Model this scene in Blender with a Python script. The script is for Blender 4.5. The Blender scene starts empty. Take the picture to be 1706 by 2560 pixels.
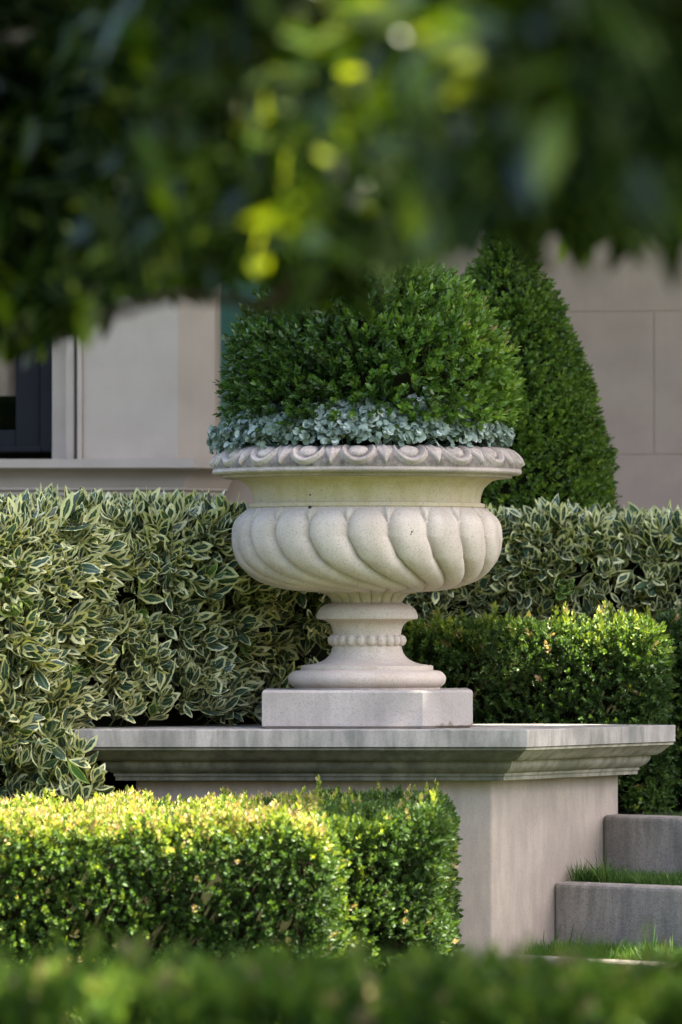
import bpy, math
import numpy as np
from math import radians as R_, sin, cos, pi
S = bpy.context.scene
rng = np.random.default_rng(7)

# ------------------------------------------------------------------ camera, sky, sun, exposure
F_PX, ZC, YH = 15400.0, 1.30, 1545.0          # focal length in photo pixels, eye height, horizon row
cam_d = bpy.data.cameras.new('camera'); cam = bpy.data.objects.new('camera', cam_d)
S.collection.objects.link(cam); S.camera = cam
cam.location = (0, 0, ZC); cam.rotation_euler = (R_(90), 0, 0)
cam_d.sensor_fit = 'VERTICAL'; cam_d.sensor_height = 36.0
cam_d.lens = F_PX * 36.0 / 2560.0
cam_d.shift_y = (YH - 1280.0) / 2560.0
cam_d.clip_start = 0.1; cam_d.clip_end = 500
cam_d.dof.use_dof = True; cam_d.dof.focus_distance = 19.75
cam_d.dof.aperture_fstop = (cam_d.lens / 1000.0) / 0.050
cam_d.dof.aperture_blades = 0

SUN = np.array((0.50, -0.10, 0.86)); SUN = SUN / np.linalg.norm(SUN)   # towards the sun
w = bpy.data.worlds.new('World'); S.world = w; w.use_nodes = True
nt = w.node_tree; bg = nt.nodes['Background']
sky = nt.nodes.new('ShaderNodeTexSky'); sky.sky_type = 'NISHITA'; sky.sun_disc = False
sky.sun_elevation = math.asin(SUN[2]); sky.sun_rotation = math.atan2(SUN[0], SUN[1])
sky.air_density = 1.0; sky.dust_density = 4.5; sky.ozone_density = 1.0
nt.links.new(sky.outputs[0], bg.inputs[0]); bg.inputs[1].default_value = 0.09
ld = bpy.data.lights.new('sun', 'SUN'); ld.energy = 5.0; ld.angle = R_(0.55); ld.color = (1.0, 0.93, 0.80)
lo = bpy.data.objects.new('sun', ld); S.collection.objects.link(lo)
from mathutils import Vector
lo.rotation_euler = Vector(SUN).to_track_quat('Z', 'Y').to_euler(); lo.location = (6, 10, 12)
S.view_settings.view_transform = 'Standard'; S.view_settings.look = 'None'
S.view_settings.exposure = 2.85; S.view_settings.gamma = 1.0; S.view_settings.use_curve_mapping = False
S.render.engine = 'CYCLES'
S.cycles.use_denoising = True
S.cycles.max_bounces = 6; S.cycles.diffuse_bounces = 4; S.cycles.glossy_bounces = 2
S.cycles.transmission_bounces = 4; S.cycles.sample_clamp_indirect = 6.0
S.cycles.caustics_reflective = False; S.cycles.caustics_refractive = False

# ------------------------------------------------------------------ helpers
def W(X, Y, d):
    return np.array(((X - 853.0) * d / F_PX, d, ZC - (Y - YH) * d / F_PX))
def zat(Y, d=20.0): return ZC - (Y - YH) * d / F_PX

def tag(o, label=None, cat=None, group=None, kind=None):
    if label: o['label'] = label
    if cat: o['category'] = cat
    if group: o['group'] = group
    if kind: o['kind'] = kind
    return o
def thing(name, loc, label, cat, group=None):
    o = bpy.data.objects.new(name, None); S.collection.objects.link(o)
    o.location = loc; o.empty_display_size = 0.2
    return tag(o, label, cat, group)
def build(name, V, F, mat, parent=None, origin=(0, 0, 0), smooth=False, sharp=None, uv=None, rnd=None, mats=None, midx=None):
    """V in world coordinates; F array (n,k) or list of faces."""
    V = np.asarray(V, dtype=np.float64)
    o0 = np.array(parent_loc(parent) if parent is not None else origin, dtype=np.float64)
    me = bpy.data.meshes.new(name)
    Vl = (V - o0).astype(np.float32)
    if isinstance(F, tuple):      # (verts per face list, flat index)
        cnt, flat = F
        me.vertices.add(len(Vl)); me.vertices.foreach_set('co', Vl.ravel())
        me.loops.add(len(flat)); me.loops.foreach_set('vertex_index', flat.astype(np.int32))
        me.polygons.add(len(cnt))
        st = np.concatenate(([0], np.cumsum(cnt)[:-1])).astype(np.int32)
        me.polygons.foreach_set('loop_start', st)
        me.update(calc_edges=True)
        if uv is not None:
            l = me.uv_layers.new(name='UVMap'); l.data.foreach_set('uv', uv[flat].astype(np.float32).ravel())
    else:
        me.from_pydata([tuple(v) for v in Vl], [], [tuple(int(i) for i in f) for f in F]); me.update()
        if uv is not None:
            l = me.uv_layers.new(name='UVMap'); fl = np.array([i for f in F for i in f]); l.data.foreach_set('uv', uv[fl].astype(np.float32).ravel())
    if rnd is not None:
        a = me.attributes.new('rnd', 'FLOAT', 'POINT'); a.data.foreach_set('value', rnd.astype(np.float32))
    for m in (mats or [mat]): me.materials.append(m)
    if midx is not None: me.polygons.foreach_set('material_index', midx.astype(np.int32))
    if smooth:
        me.polygons.foreach_set('use_smooth', np.ones(len(me.polygons), dtype=bool))
        if sharp: me.set_sharp_from_angle(angle=R_(sharp))
    o = bpy.data.objects.new(name, me); S.collection.objects.link(o)
    if parent is not None: o.parent = parent
    else: o.location = tuple(o0)
    return o
def parent_loc(p):
    l = np.array(p.location)
    while p.parent: p = p.parent; l = l + np.array(p.location)
    return l
def bevel(o, w_, seg=2, ang=35):
    m = o.modifiers.new('bevel', 'BEVEL'); m.width = w_; m.segments = seg; m.limit_method = 'ANGLE'; m.angle_limit = R_(ang)
    return o
def boxes(lst):
    V = []; F = []
    for (x0, x1, y0, y1, z0, z1) in lst:
        b = len(V)
        V += [(x0, y0, z0), (x1, y0, z0), (x1, y1, z0), (x0, y1, z0), (x0, y0, z1), (x1, y0, z1), (x1, y1, z1), (x0, y1, z1)]
        F += [[b + i for i in f] for f in ((0, 3, 2, 1), (4, 5, 6, 7), (0, 1, 5, 4), (1, 2, 6, 5), (2, 3, 7, 6), (3, 0, 4, 7))]
    return V, F
def sweep(rings, closed_top=True, closed_bottom=True):
    """rings: list of (n,3) closed loops bottom to top"""
    n = len(rings[0]); V = np.concatenate(rings); F = []
    for k in range(len(rings) - 1):
        for i in range(n):
            j = (i + 1) % n
            F.append([k * n + i, k * n + j, (k + 1) * n + j, (k + 1) * n + i])
    if closed_bottom: F.append(list(range(n))[::-1])
    if closed_top: F.append([(len(rings) - 1) * n + i for i in range(n)])
    return V, F
def grid_faces(rows, cols, wrap=True):
    F = []
    k = np.arange(rows - 1)[:, None]; i = np.arange(cols if wrap else cols - 1)[None, :]
    j = (i + 1) % cols
    a = (k * cols + i); b = (k * cols + j); c = ((k + 1) * cols + j); d = ((k + 1) * cols + i)
    q = np.stack([a + 0 * b, b + 0 * a, c + 0 * a, d + 0 * b], -1).reshape(-1, 4)
    return (np.full(len(q), 4), q.ravel())
def catmull(P, n=6):
    P = np.array(P, float); out = []
    Q = np.vstack([2 * P[0] - P[1], P, 2 * P[-1] - P[-2]])
    for i in range(1, len(Q) - 2):
        for t in np.linspace(0, 1, n, endpoint=False):
            p0, p1, p2, p3 = Q[i - 1], Q[i], Q[i + 1], Q[i + 2]
            out.append(.5 * ((2 * p1) + (p2 - p0) * t + (2 * p0 - 5 * p1 + 4 * p2 - p3) * t * t + (3 * p1 - p0 - 3 * p2 + p3) * t ** 3))
    out.append(P[-1]); return np.array(out)
def tube(pts, rad, n=8):
    pts = np.array(pts, float); m = len(pts); rad = np.broadcast_to(rad, (m,))
    T = np.gradient(pts, axis=0); T /= np.linalg.norm(T, axis=1)[:, None] + 1e-9
    ref = np.array((0.3, 0.2, 1.0)); ref = ref / np.linalg.norm(ref)
    A = np.cross(T, ref); A /= np.linalg.norm(A, axis=1)[:, None] + 1e-9
    B = np.cross(T, A)
    th = np.linspace(0, 2 * pi, n, endpoint=False)
    V = pts[:, None, :] + rad[:, None, None] * (np.cos(th)[None, :, None] * A[:, None, :] + np.sin(th)[None, :, None] * B[:, None, :])
    return V.reshape(-1, 3), grid_faces(m, n)
def merge(parts):
    Vs = []; cs = []; fs = []; b = 0
    for V, (c, f) in parts:
        Vs.append(V); cs.append(c); fs.append(f + b); b += len(V)
    return np.concatenate(Vs), (np.concatenate(cs), np.concatenate(fs))

# value noise in numpy for lumps
_perm = rng.random((17, 17, 17))
def vnoise(P, scale):
    Q = np.asarray(P) * scale + 100.0; i = np.floor(Q).astype(int); f = Q - i; f = f * f * (3 - 2 * f)
    r = 0
    for dx in (0, 1):
        for dy in (0, 1):
            for dz in (0, 1):
                wgt = (f[:, 0] if dx else 1 - f[:, 0]) * (f[:, 1] if dy else 1 - f[:, 1]) * (f[:, 2] if dz else 1 - f[:, 2])
                r = r + wgt * _perm[(i[:, 0] + dx) % 17, (i[:, 1] + dy) % 17, (i[:, 2] + dz) % 17]
    return r * 2 - 1

# ------------------------------------------------------------------ materials
def newmat(name):
    m = bpy.data.materials.new(name); m.use_nodes = True
    nt = m.node_tree; b = nt.nodes['Principled BSDF']; return m, nt, b
def nd(nt, t, **kw):
    n = nt.nodes.new(t)
    for k, v in kw.items(): setattr(n, k, v)
    return n
def noise(nt, vec, scale, detail=4, rough=.55, mapping=None):
    if mapping is not None:
        mp = nd(nt, 'ShaderNodeMapping'); mp.inputs['Scale'].default_value = mapping; nt.links.new(vec, mp.inputs[0]); vec = mp.outputs[0]
    n = nd(nt, 'ShaderNodeTexNoise'); n.inputs['Scale'].default_value = scale; n.inputs['Detail'].default_value = detail
    n.inputs['Roughness'].default_value = rough; nt.links.new(vec, n.inputs['Vector']); return n.outputs['Fac']
def ramp(nt, fac, stops):
    r = nd(nt, 'ShaderNodeValToRGB'); e = r.color_ramp.elements
    while len(e) < len(stops): e.new(.5)
    for el, (p, c) in zip(e, stops): el.position = p; el.color = (*c, 1) if len(c) == 3 else c
    nt.links.new(fac, r.inputs[0]); return r.outputs[0]
def mixc(nt, fac, a, b, mode='MIX'):
    m = nd(nt, 'ShaderNodeMix', data_type='RGBA', blend_type=mode)
    for s, v in ((0, fac), (6, a), (7, b)):
        if hasattr(v, 'is_linked'): nt.links.new(v, m.inputs[s])
        elif s == 0: m.inputs[0].default_value = v
        else: m.inputs[s].default_value = (*v, 1)
    return m.outputs[2]
def maths(nt, op, *a, clamp=False):
    m = nd(nt, 'ShaderNodeMath', operation=op, use_clamp=clamp)
    for i, v in enumerate(a):
        if hasattr(v, 'is_linked'): nt.links.new(v, m.inputs[i])
        else: m.inputs[i].default_value = v
    return m.outputs[0]
def coords(nt): return nd(nt, 'ShaderNodeTexCoord').outputs['Object']

def stone(name, base, dark, speck=0.25, stain=None, streak=0.3, bump=0.15, fine=420, dark_attr=False, rough=.9, stain_amt=.5, tint=None):
    m, nt, b = newmat(name); co = coords(nt)
    big = noise(nt, co, 5, 5); c = mixc(nt, ramp(nt, big, [(.35, (0, 0, 0)), (.7, (1, 1, 1))]), base, dark)
    if tint is not None:
        c = mixc(nt, ramp(nt, noise(nt, co, 2.3, 3), [(.45, (0, 0, 0)), (.65, (1, 1, 1))]), c, tint)
    st = noise(nt, co, 9, 5, .6, (3, 3, .22))
    c = mixc(nt, maths(nt, 'MULTIPLY', ramp(nt, st, [(.5, (0, 0, 0)), (.72, (1, 1, 1))]), streak), c, dark, 'MIX')
    if stain is not None:
        sn = noise(nt, co, 14, 6, .65, (1.6, 1.6, .35))
        c = mixc(nt, maths(nt, 'MULTIPLY', ramp(nt, sn, [(.42, (0, 0, 0)), (.62, (1, 1, 1))]), stain_amt), c, stain)
    fn = noise(nt, co, fine, 2, .7)
    c = mixc(nt, maths(nt, 'MULTIPLY', ramp(nt, fn, [(.30, (1, 1, 1)), (.48, (0, 0, 0))]), speck), c, tuple(x * .45 for x in dark))
    vor = nd(nt, 'ShaderNodeTexVoronoi'); vor.inputs['Scale'].default_value = 46; nt.links.new(co, vor.inputs['Vector'])
    pits = ramp(nt, vor.outputs['Distance'], [(.045, (1, 1, 1)), (.075, (0, 0, 0))])
    keep = ramp(nt, noise(nt, co, 21, 1), [(.60, (0, 0, 0)), (.64, (1, 1, 1))])
    c = mixc(nt, maths(nt, 'MULTIPLY', maths(nt, 'MULTIPLY', pits, keep), .7), c, tuple(x * .3 for x in dark))
    if dark_attr:
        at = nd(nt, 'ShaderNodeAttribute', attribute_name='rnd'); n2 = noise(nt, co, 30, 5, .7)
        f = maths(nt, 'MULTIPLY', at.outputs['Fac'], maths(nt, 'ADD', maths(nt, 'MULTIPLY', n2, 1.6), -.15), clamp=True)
        c = mixc(nt, f, c, (.045, .038, .032))  # darkens with the stored vertex value, highest in carved recesses
    nt.links.new(c, b.inputs['Base Color']); b.inputs['Roughness'].default_value = rough
    b.inputs['Specular IOR Level'].default_value = .25
    bp = nd(nt, 'ShaderNodeBump'); bp.inputs['Strength'].default_value = bump; bp.inputs['Distance'].default_value = .004
    hh = maths(nt, 'ADD', maths(nt, 'MULTIPLY', fn, .6), noise(nt, co, 70, 4))
    nt.links.new(hh, bp.inputs['Height']); nt.links.new(bp.outputs[0], b.inputs['Normal'])
    return m

M = {}
M['urn'] = stone('urn_cast_stone', (.57, .48, .415), (.47, .39, .335), speck=.5, streak=.2, stain=(.42, .33, .24), stain_amt=.35, fine=170)
M['urn_rim'] = stone('urn_rim_weathered', (.52, .435, .38), (.35, .29, .255), speck=.6, fine=170, streak=.1, stain=(.30, .26, .24), stain_amt=.45, dark_attr=True)
M['urn_bowl'] = stone('urn_bowl_stone', (.57, .485, .42), (.48, .40, .345), speck=.5, streak=.25, stain=(.42, .34, .26), stain_amt=.35, fine=170, dark_attr=True)
M['neck'] = stone('urn_ochre_stone', (.52, .43, .31), (.46, .38, .28), speck=.45, streak=.15, stain=(.38, .31, .15), stain_amt=.5, fine=170)
M['plinth'] = stone('plinth_stone', (.41, .365, .335), (.31, .275, .25), speck=.4, fine=170, streak=.3, stain=(.25, .22, .21), stain_amt=.4)
M['cap'] = stone('coping_stained', (.41, .37, .335), (.22, .20, .185), speck=.3, fine=170, streak=.45, stain=(.12, .125, .11), stain_amt=.6)
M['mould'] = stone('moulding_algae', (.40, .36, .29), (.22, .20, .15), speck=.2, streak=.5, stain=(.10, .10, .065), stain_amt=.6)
M['mould_front'] = stone('moulding_algae_shade', (.20, .185, .14), (.10, .095, .07), speck=.2, streak=.5, stain=(.05, .055, .04), stain_amt=.6)  # front face: heavier algae plus shade put into the colour
M['pier'] = stone('pier_stone', (.41, .335, .28), (.32, .265, .225), speck=.3, fine=150, streak=.6, stain=(.24, .20, .175), stain_amt=.4, tint=(.43, .34, .265))
M['house'] = stone('house_limestone', (.53, .43, .355), (.46, .37, .30), speck=.12, streak=.2, bump=.06)
M['house_back'] = stone('house_block', (.48, .36, .28), (.42, .31, .245), speck=.12, streak=.3, bump=.06)
M['concrete'] = stone('step_concrete', (.40, .35, .305), (.25, .22, .195), speck=.6, streak=.35, fine=150, bump=.5, stain=(.13, .12, .11), stain_amt=.5)
M['soil'] = stone('soil', (.05, .035, .022), (.03, .02, .014), speck=.5, streak=0, bump=.8)
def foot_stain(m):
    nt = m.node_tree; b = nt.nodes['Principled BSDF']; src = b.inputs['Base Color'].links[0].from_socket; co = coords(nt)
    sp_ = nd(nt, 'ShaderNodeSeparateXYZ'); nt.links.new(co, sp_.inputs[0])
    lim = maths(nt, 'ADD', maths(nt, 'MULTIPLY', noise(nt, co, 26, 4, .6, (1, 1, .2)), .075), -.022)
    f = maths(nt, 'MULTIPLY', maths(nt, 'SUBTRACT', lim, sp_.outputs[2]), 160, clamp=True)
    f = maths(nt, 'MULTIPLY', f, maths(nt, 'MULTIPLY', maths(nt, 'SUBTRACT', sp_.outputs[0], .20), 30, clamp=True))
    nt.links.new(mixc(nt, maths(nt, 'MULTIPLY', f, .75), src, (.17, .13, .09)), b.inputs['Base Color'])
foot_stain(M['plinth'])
def plain(name, col, rough=.6, spec=.5, metal=0, nscale=20, var=.15):
    m, nt, b = newmat(name); n = noise(nt, coords(nt), nscale, 4)
    c = mixc(nt, n, tuple(x * (1 - var) for x in col), tuple(min(1, x * (1 + var)) for x in col)); nt.links.new(c, b.inputs['Base Color'])
    b.inputs['Roughness'].default_value = rough; b.inputs['Specular IOR Level'].default_value = spec; b.inputs['Metallic'].default_value = metal
    return m
M['frame'] = plain('window_frame_black', (.008, .008, .011), .6, .2)
M['bark'] = plain('bark', (.06, .035, .028), .85, .2, nscale=60, var=.4)
M['twig'] = plain('twigs', (.035, .028, .015), .9, .1, nscale=60, var=.4)
M['core'] = plain('hedge_inner_twigs', (.012, .013, .006), 1.0, .0, nscale=80, var=.5)
M['reflection_sheet'] = plain('reflection_sheet', (.75, .40, .32), .9, .1, nscale=8, var=.5)
M['teal'] = plain('green_glass', (.05, .16, .13), .12, .6, nscale=4, var=.4)
M['tanleaf'] = plain('dry_leaf', (.45, .16, .05), .7, .2)
m, nt, b = newmat('pane_glass'); tb = nd(nt, 'ShaderNodeBsdfTransparent'); tb.inputs[0].default_value = (.85, .9, .88, 1)
gb = nd(nt, 'ShaderNodeBsdfGlossy'); gb.inputs['Roughness'].default_value = .03; ms_ = nd(nt, 'ShaderNodeMixShader'); ms_.inputs[0].default_value = .08
nt.links.new(tb.outputs[0], ms_.inputs[1]); nt.links.new(gb.outputs[0], ms_.inputs[2]); nt.links.new(ms_.outputs[0], nt.nodes['Material Output'].inputs[0]); M['glass'] = m


def leafmat(name, ramp_stops, rough=.38, trans=.3, transcol=None, varieg=False, spec=.5, dry=None, specramp=None):
    m, nt, b = newmat(name); out = nt.nodes['Material Output']
    at = nd(nt, 'ShaderNodeAttribute', attribute_name='rnd').outputs['Fac']
    col = ramp(nt, at, ramp_stops); co = coords(nt)
    lump = noise(nt, co, 6, 3)
    col = mixc(nt, .45, col, ramp(nt, lump, [(.3, (.45, .45, .45)), (.7, (1, 1, 1))]), 'MULTIPLY')
    uvn = nd(nt, 'ShaderNodeUVMap').outputs[0]
    sep = nd(nt, 'ShaderNodeSeparateXYZ'); nt.links.new(uvn, sep.inputs[0])
    x, v = sep.outputs[0], sep.outputs[1]
    ax = maths(nt, 'ABSOLUTE', maths(nt, 'SUBTRACT', maths(nt, 'MULTIPLY', x, 2), 1))
    if varieg:
        wv = maths(nt, 'SINE', maths(nt, 'MULTIPLY', maths(nt, 'POWER', v, 1.15), pi))
        e = maths(nt, 'SUBTRACT', wv, ax)
        nz = noise(nt, co, 55, 3, .6); thr = maths(nt, 'ADD', maths(nt, 'MULTIPLY', maths(nt, 'SUBTRACT', nz, .5), .95), maths(nt, 'MULTIPLY', maths(nt, 'FRACT', maths(nt, 'MULTIPLY', at, 7.3)), .50))
        f = maths(nt, 'MULTIPLY', maths(nt, 'SUBTRACT', maths(nt, 'ADD', thr, .18), e), 12, clamp=True)
        cream = ramp(nt, at, [(0, (.52, .52, .24)), (.5, (.66, .64, .38)), (.85, (.64, .61, .26)), (1, (.42, .52, .14))])
        mid = noise(nt, co, 90, 2)
        col = mixc(nt, maths(nt, 'MULTIPLY', mid, .28), col, (.16, .24, .15))
        col = mixc(nt, f, col, cream)
    # midrib
    rib = maths(nt, 'MULTIPLY', maths(nt, 'LESS_THAN', ax, .09), .35)
    col = mixc(nt, rib, col, (.30, .36, .14))
    if dry: # few dry leaves
        col = mixc(nt, maths(nt, 'GREATER_THAN', at, dry), col, (.33, .24, .13))
    nt.links.new(col, b.inputs['Base Color']); b.inputs['Roughness'].default_value = rough; b.inputs['Specular IOR Level'].default_value = spec
    if specramp: nt.links.new(ramp(nt, at, specramp), b.inputs['Specular IOR Level'])
    tr = nd(nt, 'ShaderNodeBsdfTranslucent')
    tc = mixc(nt, 1.0, col, transcol or (1.0, 1.0, .35), 'MULTIPLY')
    tc2 = mixc(nt, 1.0, tc, (1.8, 1.8, 1.8), 'MULTIPLY'); nt.links.new(tc2, tr.inputs[0])
    ms = nd(nt, 'ShaderNodeMixShader'); ms.inputs[0].default_value = trans
    nt.links.new(b.outputs[0], ms.inputs[1]); nt.links.new(tr.outputs[0], ms.inputs[2]); nt.links.new(ms.outputs[0], out.inputs['Surface'])
    return m
M['box'] = leafmat('boxwood_leaf', [(0, (.014, .038, .008)), (.45, (.030, .070, .014)), (.72, (.06, .12, .02)), (.88, (.21, .27, .03)), (1, (.44, .44, .09))], .48, .28, dry=.98, spec=.3)
M['boxdeep'] = leafmat('near_box_leaf', [(0, (.003, .012, .002)), (.5, (.013, .048, .004)), (.72, (.05, .11, .008)), (.9, (.13, .23, .02)), (1, (.28, .34, .05))], .5, .22, dry=.99, spec=.1)
M['boxball'] = leafmat('boxwood_ball_leaf', [(0, (.010, .034, .004)), (.40, (.034, .090, .010)), (.75, (.12, .22, .022)), (1, (.28, .42, .06))], .38, .25, dry=.997)
M['cone'] = leafmat('topiary_leaf', [(0, (.022, .056, .006)), (.5, (.075, .15, .011)), (1, (.20, .30, .03))], .45, .25)
M['fore'] = leafmat('foreground_leaf', [(0, (.003, .008, .004)), (.55, (.008, .022, .006)), (.85, (.03, .065, .005)), (1, (.20, .25, .012))], .22, .40, transcol=(1, .95, .16), specramp=[(0, (.03,) * 3), (.40, (.05,) * 3), (.50, (.5,) * 3)])
M['varieg'] = leafmat('variegated_leaf', [(0, (.010, .028, .024)), (.5, (.016, .045, .032)), (.85, (.030, .075, .035)), (1, (.07, .17, .03))], .28, .15, varieg=True, spec=.42)
M['silver'] = leafmat('silver_leaf', [(0, (.09, .13, .095)), (.5, (.24, .30, .26)), (1, (.50, .55, .52))], .7, .15, transcol=(.8, 1, .8), spec=.2)
M['grass'] = leafmat('grass_blade', [(0, (.03, .08, .014)), (.6, (.06, .15, .02)), (.9, (.16, .22, .06)), (1, (.34, .29, .14))], .5, .3, spec=.25)
M['shade'] = leafmat('shade_tree_leaf', [(0, (.02, .05, .01)), (1, (.05, .10, .02))], .45, .15)

# ------------------------------------------------------------------ foliage machinery
def leaf(L, Wd, rows=(.22, .62), curl=.12, fold=.18, shape=.85):
    """leaf along +Z, blade normal about +Y. returns verts, tri/quad faces, uv"""
    V = [(0, 0, 0)]; UV = [(.5, 0)]
    for v in rows:
        hw = Wd / 2 * math.sin(pi * v ** shape); yc = -curl * L * v * v
        V += [(-hw, yc + fold * hw, L * v), (0, yc, L * v), (hw, yc + fold * hw, L * v)]
        rel = hw / (Wd / 2)
        UV += [(.5 - rel / 2, v), (.5, v), (.5 + rel / 2, v)]
    V.append((0, -curl * L, L)); UV.append((.5, 1))
    n = len(rows); F = [(0, 2, 1), (0, 3, 2)]
    for k in range(n - 1):
        a = 1 + 3 * k; b_ = a + 3
        F += [(a, a + 1, b_ + 1, b_), (a + 1, a + 2, b_ + 2, b_ + 1)]
    a = 1 + 3 * (n - 1); t = len(V) - 1
    F += [(a, a + 1, t), (a + 1, a + 2, t)]
    return np.array(V), F, np.array(UV)
def rotm(axis, a):
    c, s = cos(a), sin(a)
    return {'x': np.array([[1, 0, 0], [0, c, -s], [0, s, c]]), 'y': np.array([[c, 0, s], [0, 1, 0], [-s, 0, c]]), 'z': np.array([[c, -s, 0], [s, c, 0], [0, 0, 1]])}[axis]
class Tmpl:
    def __init__(s): s.V = []; s.F = []; s.UV = []; s.R = []; s.n = 0
    def add(s, V, F, UV, r):
        s.V.append(V); s.UV.append(UV); s.R.append(np.full(len(V), r)); s.F += [tuple(i + s.n for i in f) for f in F]; s.n += len(V)
    def done(s):
        s.V = np.concatenate(s.V); s.UV = np.concatenate(s.UV); s.R = np.concatenate(s.R)
        s.cnt = np.array([len(f) for f in s.F]); s.flat = np.array([i for f in s.F for i in f]); return s
def sprig(L=.05, leafL=.022, leafW=.011, nodes=5, ang=50, rows=(.22, .62), seed=0, stem=True):
    r = np.random.default_rng(seed); T = Tmpl()
    for k in range(nodes):
        z = L * (k + .3) / nodes; a0 = (k % 2) * pi / 2 + r.normal(0, .2)
        for q in (0, pi):
            V, F, UV = leaf(leafL * (1 - .25 * k / nodes) * r.uniform(.8, 1.15), leafW * r.uniform(.85, 1.1), rows)
            V = V @ rotm('x', -R_(ang + r.normal(0, 12) - 18 * k / nodes)).T @ rotm('z', a0 + q + r.normal(0, .2)).T + (0, 0, z)
            T.add(V, F, UV, r.uniform(-.12, .12) + .15 * k / nodes)
    V, F, UV = leaf(leafL * .7, leafW * .6, rows); T.add(V + (0, 0, L), F, UV, .15)
    if stem:
        s = .0009; V = np.array([(-s, 0, -L * .3), (s, 0, -L * .3), (s * .6, 0, L), (-s * .6, 0, L)]); T.add(V, [(0, 1, 2, 3)], np.full((4, 2), .5), -.1)
    return T.done()
def rosette(n=7, leafL=.08, leafW=.030, seed=0, rows=(.16, .42, .68, .90), spread=(12, 62)):
    r = np.random.default_rng(seed); T = Tmpl()
    for k in range(n):
        t = (k + r.uniform(0, .6)) / n
        V, F, UV = leaf(leafL * (.62 + .4 * t) * r.uniform(.85, 1.15), leafW * r.uniform(.8, 1.2), rows, curl=r.uniform(-.05, .3), fold=r.uniform(.15, .5), shape=1.15)
        V = V @ rotm('z', r.normal(0, .35)).T @ rotm('x', -R_(spread[0] + (spread[1] - spread[0]) * t + r.normal(0, 7))).T @ rotm('z', k * 2.4 + r.normal(0, .25)).T + (0, 0, -.02 * t)
        T.add(V, F, UV, r.uniform(-.2, .2))
    s = .0016; V = np.array([(-s, 0, -.07), (s, 0, -.07), (s, 0, 0), (-s, 0, 0)]); T.add(V, [(0, 1, 2, 3)], np.full((4, 2), .5), 0)
    return T.done()
def frames(D, roll=None):
    D = D / np.linalg.norm(D, axis=1)[:, None]
    ref = rng.normal(size=D.shape) if roll is None else roll
    A = np.cross(ref, D); A /= np.linalg.norm(A, axis=1)[:, None] + 1e-9
    B = np.cross(D, A)
    return np.stack([A, B, D], -1)      # columns
def scatter(P, D, tmpls, scale, base_rnd, roll=None):
    """returns V, (cnt, flat), uv, rnd"""
    n = len(P); Rm = frames(D, roll); which = rng.integers(0, len(tmpls), n); out = []
    Vs = []; cs = []; fs = []; us = []; rs = []; b0 = 0
    for k, T in enumerate(tmpls):
        ix = np.where(which == k)[0]
        if not len(ix): continue
        V = np.einsum('nij,vj->nvi', Rm[ix], T.V) * scale[ix][:, None, None] + P[ix][:, None, :]
        m = len(T.V); off = (np.arange(len(ix)) * m)[:, None] + b0
        Vs.append(V.reshape(-1, 3)); fs.append((T.flat[None, :] + off).ravel()); cs.append(np.tile(T.cnt, len(ix)))
        us.append(np.tile(T.UV, (len(ix), 1))); rs.append(np.clip(base_rnd[ix][:, None] + T.R[None, :], 0, 1).ravel()); b0 += len(ix) * m
    return np.concatenate(Vs), (np.concatenate(cs), np.concatenate(fs)), np.concatenate(us), np.concatenate(rs)
def add_core(Vf, F, uv, rnd, cV, cF):
    """append a dark twig core with material index 1"""
    cnt, flat = F; b0 = len(Vf)
    V = np.concatenate([Vf, cV]); c2 = np.array([len(f) for f in cF]); f2 = np.array([i for f in cF for i in f]) + b0
    mi = np.concatenate([np.zeros(len(cnt)), np.ones(len(c2))])
    return V, (np.concatenate([cnt, c2]), np.concatenate([flat, f2])), np.concatenate([uv, np.zeros((len(cV), 2))]), np.concatenate([rnd, np.zeros(len(cV))]), mi

def hedge_surface(poly, z0, z1, dens, edges=None, top=True, lump=.03, rnd_r=.05, zmin=None):
    """sample points + outward normals on the sides and top of a clipped hedge"""
    poly = np.array(poly, float); n = len(poly); P = []; N = []
    area = 0.5 * np.sum(poly[:, 0] * np.roll(poly[:, 1], -1) - np.roll(poly[:, 0], -1) * poly[:, 1])
    sg = 1 if area > 0 else -1
    for i in (range(n) if edges is None else edges):
        a, b_ = poly[i], poly[(i + 1) % n]; L = np.linalg.norm(b_ - a)
        if L < 1e-4: continue
        t = (b_ - a) / L; nn = np.array((t[1], -t[0])) * sg
        zz = z0 if zmin is None else zmin
        k = int(dens * L * (z1 - zz)); u = rng.random(k) * L; z = zz + rng.random(k) * (z1 - zz)
        p = np.stack([a[0] + t[0] * u, a[1] + t[1] * u, z], -1); m = np.tile((nn[0], nn[1], 0.), (k, 1))
        e = np.clip((z - (z1 - rnd_r)) / rnd_r, 0, 1); m[:, 2] = e ** 2; p[:, :2] -= nn * (rnd_r * .5 * e ** 2)[:, None]
        P.append(p); N.append(m)
    if top:
        lo_, hi_ = poly.min(0), poly.max(0); k = int(dens * (hi_ - lo_).prod())
        q = lo_ + rng.random((k, 2)) * (hi_ - lo_); ins = inside(q, poly); q = q[ins]
        P.append(np.column_stack([q, np.full(len(q), z1)])); N.append(np.tile((0, 0, 1.), (len(q), 1)))
    P = np.concatenate(P); N = np.concatenate(N); N /= np.linalg.norm(N, axis=1)[:, None]
    P = P + N * (lump * vnoise(P, 6) + lump * .6 * vnoise(P + 9, 15))[:, None]
    return P, N
def inside(q, poly):
    x, y = q[:, 0], q[:, 1]; r = np.zeros(len(q), bool); n = len(poly)
    for i in range(n):
        x0, y0 = poly[i]; x1, y1 = poly[(i + 1) % n]
        c = ((y0 > y) != (y1 > y)); xx = (x1 - x0) * (y - y0) / (y1 - y0 + 1e-12) + x0
        r ^= c & (x < xx)
    return r
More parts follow.
